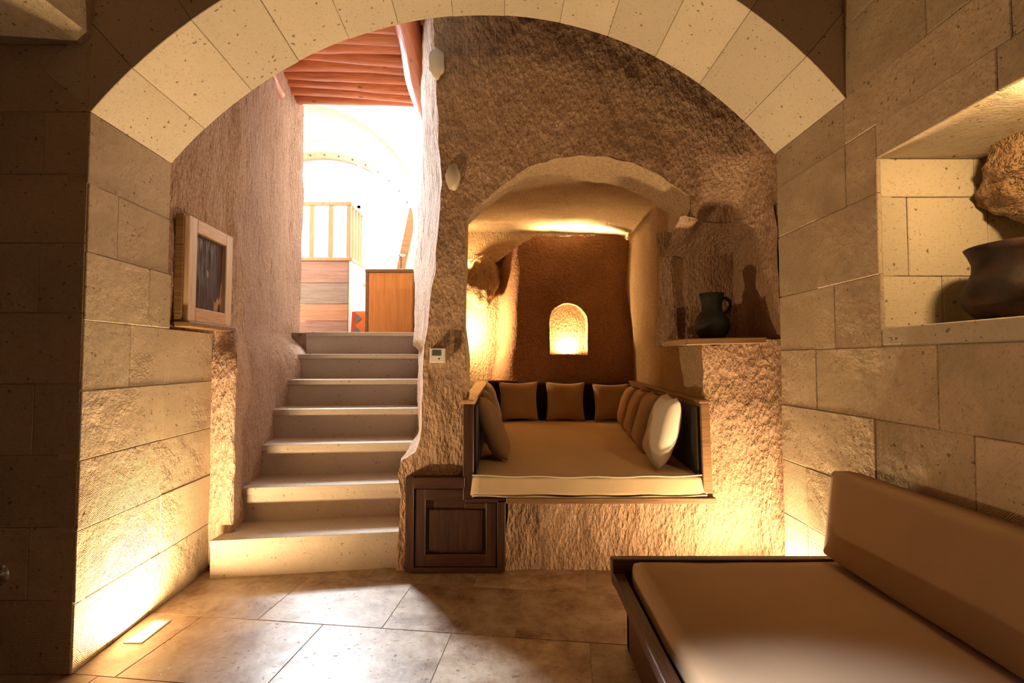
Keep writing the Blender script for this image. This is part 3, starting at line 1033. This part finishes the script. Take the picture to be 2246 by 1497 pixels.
def pillow(center, u, up, size, thick, label, mat='linen_brown', seed=0, group='scatter cushions on the alcove daybed'):
    u = Vector(u).normalized()
    up = Vector(up)
    up = (up - u * up.dot(u)).normalized()
    n = u.cross(up)
    N = 18
    bm = bmesh.new()
    side = {}
    for sgn in (1, -1):
        vv = []
        for j in range(N + 1):
            row = []
            for i in range(N + 1):
                a, b = -1 + 2 * i / N, -1 + 2 * j / N
                edge = i in (0, N) or j in (0, N)
                if sgn == -1 and edge:
                    row.append(side[(i, j)]); continue
                f = (max(0, (1 - a ** 4) * (1 - b ** 4))) ** .55
                x = a * (1 - .10 * (1 - b * b) * abs(a) ** 3) * size / 2
                y = b * (1 - .10 * (1 - a * a) * abs(b) ** 3) * size / 2
                h = sgn * f * thick / 2
                h += .010 * f * noise.noise(Vector((a * 2.3 + seed, b * 2.3, sgn)))
                h += .012 * noise.noise(Vector((a * 1.1 + seed * 3, b * 1.1, 5)))
                y += -.02 * (1 - f) * 0
                p = Vector(center) + u * x + up * y + n * h
                v = bm.verts.new(p)
                if sgn == 1 and edge: side[(i, j)] = v
                row.append(v)
            vv.append(row)
        for j in range(N):
            for i in range(N):
                q = (vv[j][i], vv[j][i + 1], vv[j + 1][i + 1], vv[j + 1][i])
                bm.faces.new(q if sgn == 1 else q[::-1])
    zmin = min(v.co.z for v in bm.verts)
    base = (center[0], center[1], zmin)
    o = put('scatter_cushion', bm, mat, base=base, smooth=True, label=label, cat='cushion', group=group)
    return o


Zm = .600
pillow((.075, 5.64, Zm + .225), (1, 0, .015), (0, .22, 1), .46, .15, 'brown scatter cushion against the back panel, leftmost of the three along the back', seed=1)
pillow((.62, 5.64, Zm + .22), (1, 0, -.012), (0, .22, 1), .46, .15, 'brown scatter cushion against the back panel, directly below the arched niche', seed=2)
pillow((1.15, 5.60, Zm + .215), (1, .10, 0), (0, .22, 1), .44, .15, 'brown scatter cushion at the back right corner, rightmost of the three along the back', seed=3)
pillow((1.20, 5.02, Zm + .215), (.12, 1, 0), (.30, 0, 1), .44, .16, 'tan cushion on the right side panel, farthest of the row from the mattress front', seed=4)
pillow((1.14, 4.42, Zm + .22), (.12, 1, 0), (.32, 0, 1), .45, .16, 'tan cushion on the right side panel, second farthest from the mattress front', seed=5)
pillow((1.075, 3.83, Zm + .225), (.10, 1, 0), (.32, 0, 1), .46, .17, 'tan cushion on the right side panel, just behind the bright front cushion', seed=6)
pillow((1.015, 3.29, Zm + .235), (.18, 1, 0), (.30, .05, 1), .48, .17, 'pale cushion at the front right of the daybed, its edge catching bright light', 'linen_pale', seed=7)
pillow((-.145, 3.56, Zm + .215), (-.08, 1, 0), (-.46, 0, 1), .46, .16, 'taupe cushion leaning on the left side panel at the mattress front', seed=8)
pillow((-.195, 4.32, Zm + .225), (-.05, 1, 0), (-.36, 0, 1), .46, .15, 'taupe cushion half hidden behind the front left cushion', seed=9)
pillow((-.215, 5.10, Zm + .24), (-.05, 1, 0.05), (-.28, 0, 1), .46, .15, 'yellow lit cushion at the back left of the daybed, only its top showing', 'linen_pale', seed=10)

# ---- cabinet under the daybed
cab = empty('floor_cabinet', (-.345, 3.03, 0), 'dark brown wooden cabinet door under the left end of the alcove', 'cabinet')
y0, y1 = 2.985, 3.05
put('stile', box(-.652, -.600, y0, y1, .015, .583, .003), 'wood_dark', cab)
put('stile', box(-.090, -.040, y0, y1, .015, .445, .003), 'wood_dark', cab)
put('rail', box(-.600, -.288, y0, y1, .515, .583, .003), 'wood_dark_h', cab)
put('rail', box(-.600, -.090, y0, y1, .015, .040, .003), 'wood_dark_h', cab)
put('rail', box(-.288, -.040, y0, y1, .430, .455, .003), 'wood_dark_h', cab)
dr = put('door', box(-.598, -.092, 3.022, 3.048, .042, .513), 'wood_dark', cab)
put('door_stile', box(-.596, -.530, 2.995, 3.022, .042, .512, .004), 'wood_dark', dr)
put('door_stile', box(-.160, -.094, 2.995, 3.022, .042, .428, .004), 'wood_dark', dr)
put('door_rail', box(-.530, -.160, 2.995, 3.022, .042, .115, .004), 'wood_dark_h', dr)
put('door_rail', box(-.530, -.290, 2.995, 3.022, .440, .512, .004), 'wood_dark_h', dr)
put('door_rail', box(-.290, -.160, 2.995, 3.022, .390, .428, .004), 'wood_dark_h', dr)
put('door_panel', box(-.515, -.175, 3.008, 3.022, .130, .385, .010), 'wood_dark', dr)

# ---- thermostat
th = empty('thermostat', (-.467, 3.0, 1.283), 'small square white thermostat with a grey display on the rock pillar', 'thermostat')
ty = wall_y(-.467, 1.33) - .028
put('body', box(-.512, -.423, ty - .016, ty + .05, 1.284, 1.374, .004, 2), 'white_plastic', th)
put('display', box(-.497, -.441, ty - .0175, ty - .014, 1.327, 1.362), 'lcd', th)
bm = bmesh.new()
for f in ((-.459, 1.312), (-.447, 1.312), (-.453, 1.300)):
    bm.verts.new((f[0], ty - .0175, f[1]))
bm.verts.ensure_lookup_table()
f0 = bm.faces.new(bm.verts[:])
e = bmesh.ops.extrude_face_region(bm, geom=[f0])
bmesh.ops.translate(bm, verts=[x for x in e['geom'] if isinstance(x, bmesh.types.BMVert)], vec=(0, .003, 0))
bmesh.ops.recalc_face_normals(bm, faces=bm.faces)
put('button', bm, 'steel', th)

# ---- shelf and jug in the corner recess
put('wall_shelf', hexbm([(1.07, 2.965, 1.392), (1.60, 2.955, 1.405), (1.60, 3.42, 1.405), (1.07, 3.42, 1.392), (1.07, 2.965, 1.432), (1.60, 2.955, 1.443), (1.60, 3.42, 1.443), (1.07, 3.42, 1.432)], .004),
    'wood_mid', base=(1.33, 3.2, 1.392), label='short thick wooden shelf board set in the corner recess', cat='shelf')
jz = 1.440
jug = empty('water_jug', (1.315, 3.17, jz), 'dark clay jug with one handle on the corner shelf', 'jug')
put('body', lathe([(0, 0), (.070, 0), (.095, .03), (.110, .075), (.108, .115), (.09, .150), (.066, .178), (.062, .215), (.068, .26), (.078, .296), (.073, .298), (.06, .26), (.055, .21), (.05, .17), (0, .16)], (1.315, 3.17, jz), 36), 'dark_clay', jug, smooth=True)
put('handle', tube([(1.375, 3.165, jz + .265), (1.405, 3.162, jz + .268), (1.430, 3.16, jz + .245), (1.434, 3.16, jz + .215), (1.420, 3.16, jz + .18), (1.385, 3.165, jz + .155)], .011, 10), 'dark_clay', jug, smooth=True)

# ---- framed dark panel on the left wall
fx = -1.835
fr_ = empty('framed_panel', (fx, 2.94, 1.50), 'pale wooden frame around a dark ridged wood panel on the left wall', 'wall panel')


def skew(y): return fx - .055 * (y - 2.67) / .55


def slab(y0, y1, z0, z1, d0, d1, bv=.004):
    """a board on the wall, standing d0..d1 out from it"""
    return hexbm([(skew(y0) + d0, y0, z0), (skew(y1) + d0, y1, z0), (skew(y1) + d1, y1, z0), (skew(y0) + d1, y0, z0),
                  (skew(y0) + d0, y0, z1), (skew(y1) + d0, y1, z1), (skew(y1) + d1, y1, z1), (skew(y0) + d1, y0, z1)], bv)


put('stile', slab(2.685, 2.765, 1.515, 2.115, -.045, .03), 'wood_pale_v', fr_)
put('stile', slab(3.105, 3.19, 1.515, 2.115, -.045, .03), 'wood_pale_v', fr_)
put('rail', slab(2.765, 3.105, 2.035, 2.115, -.045, .03), 'wood_pale_h', fr_)
put('rail', slab(2.765, 3.105, 1.515, 1.60, -.045, .03), 'wood_pale_h', fr_)
put('sill_board', slab(2.665, 3.205, 1.485, 1.515, -.045, .055), 'wood_mid', fr_)
put('edge_board', slab(2.668, 2.685, 1.515, 2.12, -.045, .004), 'wood_mid', fr_)
bm = grid([[(skew(y) + .004 + .007 * noise.noise(Vector((y * 45, z * 4, 0))) + .005 * noise.noise(Vector((y * 90, z * 9, 3))), y, z) for y in [2.76 + .35 * i / 50 for i in range(51)]] for z in [1.59 + .455 * j / 40 for j in range(41)]])
put('bark_panel', bm, 'bark_panel', fr_, smooth=True)

# ---- low bench with seat and back cushions
bench = empty('low_bench', (1.0, 1.3, 0), 'long low dark wooden bench base along the right wall', 'bench')
BY0, BY1 = .25, 2.235


def extr(prof, y0, y1, bv=.004):
    bm = bmesh.new()
    a = [bm.verts.new((x, y0, z)) for x, z in prof]
    b = [bm.verts.new((x, y1, z)) for x, z in prof]
    for i in range(len(prof)):
        j = (i + 1) % len(prof)
        bm.faces.new((a[i], a[j], b[j], b[i]))
    bm.faces.new(a[::-1]); bm.faces.new(b)
    bmesh.ops.recalc_face_normals(bm, faces=bm.faces)
    bevel(bm, bv, 1)
    return bm


put('plinth', extr([(.520, .001), (.520, .19), (1.535, .19), (1.535, .001)], BY0, BY1 - .003), 'wood_bench', bench)
put('fascia', extr([(.520, .175), (.452, .305), (.450, .350), (.500, .350), (.510, .31), (.545, .20), (.545, .175)], BY0, BY1 - .04), 'wood_bench', bench)
put('end_board', extr([(.520, .001), (.520, .185), (.450, .30), (.446, .412), (1.535, .412), (1.535, .001)], BY1 - .04, BY1), 'wood_dark_h', bench)
put('deck', box(.545, 1.535, BY0, BY1 - .04, .19, .30), 'wood_bench', bench)
put('seat_cushion', soft_box([(.515, BY0, .302), (1.50, BY0, .302), (1.52, BY1 - .045, .302), (.515, BY1 - .045, .302), (.53, BY0, .415), (1.50, BY0, .415), (1.50, BY1 - .045, .415), (.53, BY1 - .045, .415)], 22, .035, .014, .005, 3),
    'bench_linen', base=(1.0, 1.2, .302), smooth=True, label='wide tan seat cushion on the long low bench', cat='cushion')
put('back_cushion', soft_box([(1.375, BY0, .432), (1.475, BY0, .432), (1.475, 2.19, .432), (1.375, 2.19, .432), (1.425, BY0, .81), (1.528, BY0, .81), (1.528, 2.19, .81), (1.425, 2.19, .81)], 22, .022, .0, .003, 5),
    'bench_linen', base=(1.44, 1.2, .425), smooth=True, label='long tan back cushion leaning on the stone wall behind the bench', cat='cushion')

# ---- clay pot in the wall niche
px_, py_, pz_ = 1.868, 1.735, NZ0 + .003
pot = empty('clay_pot', (px_, py_, pz_), 'big round brown clay pot with a flared rim in the lit wall niche', 'pot')
put('body', lathe([(0, 0), (.128, 0), (.140, .006), (.152, .025), (.178, .06), (.190, .095), (.184, .13), (.165, .16), (.153, .19), (.152, .222), (.162, .252), (.174, .278), (.168, .281), (.150, .25), (.14, .20), (0, .05)], (px_, py_, pz_), 48), 'pot_clay', pot, smooth=True)
for ang in (-50,):
    ux, uy = math.cos(R(ang)), math.sin(R(ang))
    pts = [(px_ + ux * r, py_ + uy * r, pz_ + z) for r, z in ((.150, .245), (.18, .252), (.205, .238), (.212, .205), (.205, .17), (.185, .14), (.172, .13))]
    put('handle', tube(pts, .013, 10), 'pot_clay', pot, smooth=True)

# ---- chrome fitting on the left pier
ch = empty('door_stop', (-2.14, 2.04, .375), 'small round chrome fitting on the dark left pier', 'door stop')
bm = lathe([(0, 0), (.020, 0), (.020, .03), (.036, .045), (.038, .07), (.034, .075), (.030, .06), (0, .058)], (0, 0, 0), 24)
bmesh.ops.transform(bm, matrix=Matrix.Translation((-2.138, 2.05, .408)) @ Matrix.Rotation(R(90), 4, 'X'), verts=bm.verts)
put('cup', bm, 'chrome', ch, smooth=True)
bm = lathe([(0, -.002), (.045, -.002), (.045, .004), (0, .005)], (0, 0, 0), 24)
bmesh.ops.transform(bm, matrix=Matrix.Translation((-2.138, 2.05, .408)) @ Matrix.Rotation(R(90), 4, 'X'), verts=bm.verts)
put('plate', bm, 'chrome', ch, smooth=True)

# ---- upper room: plank counter, screen, cabinet, cushion, post, stand
ct = empty('plank_counter', (-2.45, 6.4, UF), 'waist high counter clad in four weathered planks at the stair head', 'counter')
zz = [UF, 1.80, 2.02, 2.29, 2.575]
for k, m in enumerate(('wood_plank_a', 'wood_plank_c', 'wood_plank_b', 'wood_plank_a')):
    put('plank', box(-2.86, -2.105, 6.18, 6.215, zz[k] + .002, zz[k + 1] - .003, .004), m, ct)
put('side_panel', box(-2.10, -2.07, 6.18, 6.68, UF, 2.575, .004), 'white_paint', ct)
put('top_board', box(-2.88, -2.055, 6.16, 6.70, 2.575, 2.62, .005), 'wood_light', ct)
put('back_panel', box(-2.86, -2.11, 6.65, 6.68, UF, 2.575), 'wood_plank_a', ct)
scn = empty('wooden_screen', (-2.45, 6.4, 2.62), 'light wooden slatted screen standing on the plank counter', 'screen')
for x in (-2.84, -2.59, -2.345, -2.11):
    put('post', box(x - .027, x + .027, 6.18, 6.22, 2.62, 3.30, .004), 'wood_light', scn)
for y in (6.33, 6.45, 6.57, 6.67):
    put('post', box(-2.125, -2.085, y - .02, y + .02, 2.62, 3.30, .004), 'wood_light', scn)
put('top_rail', box(-2.87, -2.075, 6.17, 6.23, 3.30, 3.345, .004), 'wood_light', scn)
put('top_rail', box(-2.135, -2.075, 6.23, 6.70, 3.30, 3.345, .004), 'wood_light', scn)
oc = empty('orange_cabinet', (-1.48, 6.0, UF), 'orange wooden cabinet at the top of the stair', 'cabinet')
put('front', box(-1.73, -1.205, 5.80, 5.82, UF + .02, 2.355, .003), 'wood_orange', oc)
put('carcass', box(-1.765, -1.195, 5.82, 6.2, UF, 2.36, .003), 'wood_orange', oc)
put('trim_board', box(-1.77, -1.19, 5.785, 6.21, 2.36, 2.395, .004), 'wood_mid', oc)
put('stile', box(-1.767, -1.732, 5.795, 5.82, UF, 2.36, .003), 'wood_mid', oc)
kl = empty('kilim_cushion', (-1.93, 6.1, UF), 'orange and grey patterned kilim cushion beside the orange cabinet', 'cushion')
put('body', soft_box([(-2.03, 6.05, UF + .005), (-1.80, 6.05, UF + .005), (-1.80, 6.13, UF + .005), (-2.03, 6.13, UF + .005), (-2.03, 6.10, UF + .34), (-1.80, 6.10, UF + .34), (-1.80, 6.18, UF + .34), (-2.03, 6.18, UF + .34)], 8, .03, .0), 'kilim_orange', kl, smooth=True)
put('stripe', hexbm([(-2.025, 6.045, UF + .01), (-1.985, 6.045, UF + .01), (-1.985, 6.055, UF + .01), (-2.025, 6.055, UF + .01), (-2.025, 6.095, UF + .33), (-1.985, 6.095, UF + .33), (-1.985, 6.105, UF + .33), (-2.025, 6.105, UF + .33)]), 'kilim_red', kl)
for a, b, c in (((-1.975, .31), (-1.975, .17), (-1.90, .24)), ((-1.975, .15), (-1.975, .01), (-1.90, .08))):
    bm = bmesh.new()
    vs = [bm.verts.new((x, 6.042 + (h / .33) * .05, UF + h)) for x, h in (a, b, c)]
    f0 = bm.faces.new(vs)
    e = bmesh.ops.extrude_face_region(bm, geom=[f0])
    bmesh.ops.translate(bm, verts=[x for x in e['geom'] if isinstance(x, bmesh.types.BMVert)], vec=(0, .012, 0))
    bmesh.ops.recalc_face_normals(bm, faces=bm.faces)
    put('motif', bm, 'kilim_grey', kl)
put('leaning_post', hexbm([(-1.95, 7.2, UF), (-1.81, 7.2, UF), (-1.81, 7.27, UF), (-1.95, 7.27, UF), (-1.555, 7.2, 3.60), (-1.425, 7.2, 3.60), (-1.425, 7.27, 3.60), (-1.555, 7.27, 3.60)], .008),
    'wood_mid', base=(-1.88, 7.23, UF), label='leaning square wooden post behind the orange cabinet', cat='post')
st = empty('small_stand', (-1.375, 5.95, 2.395), 'thin metal stand with a round top on the orange cabinet', 'stand')
put('base', lathe([(0, 0), (.06, 0), (.06, .02), (.012, .03), (0, .03)], (-1.375, 5.95, 2.395), 20), 'white_paint', st)
put('stem', lathe([(0, .03), (.006, .03), (.006, .19), (0, .19)], (-1.375, 5.95, 2.395), 10), 'bolt', st)
put('dish', lathe([(0, .185), (.03, .188), (.05, .205), (.046, .21), (0, .195)], (-1.375, 5.95, 2.395), 20), 'steel', st)
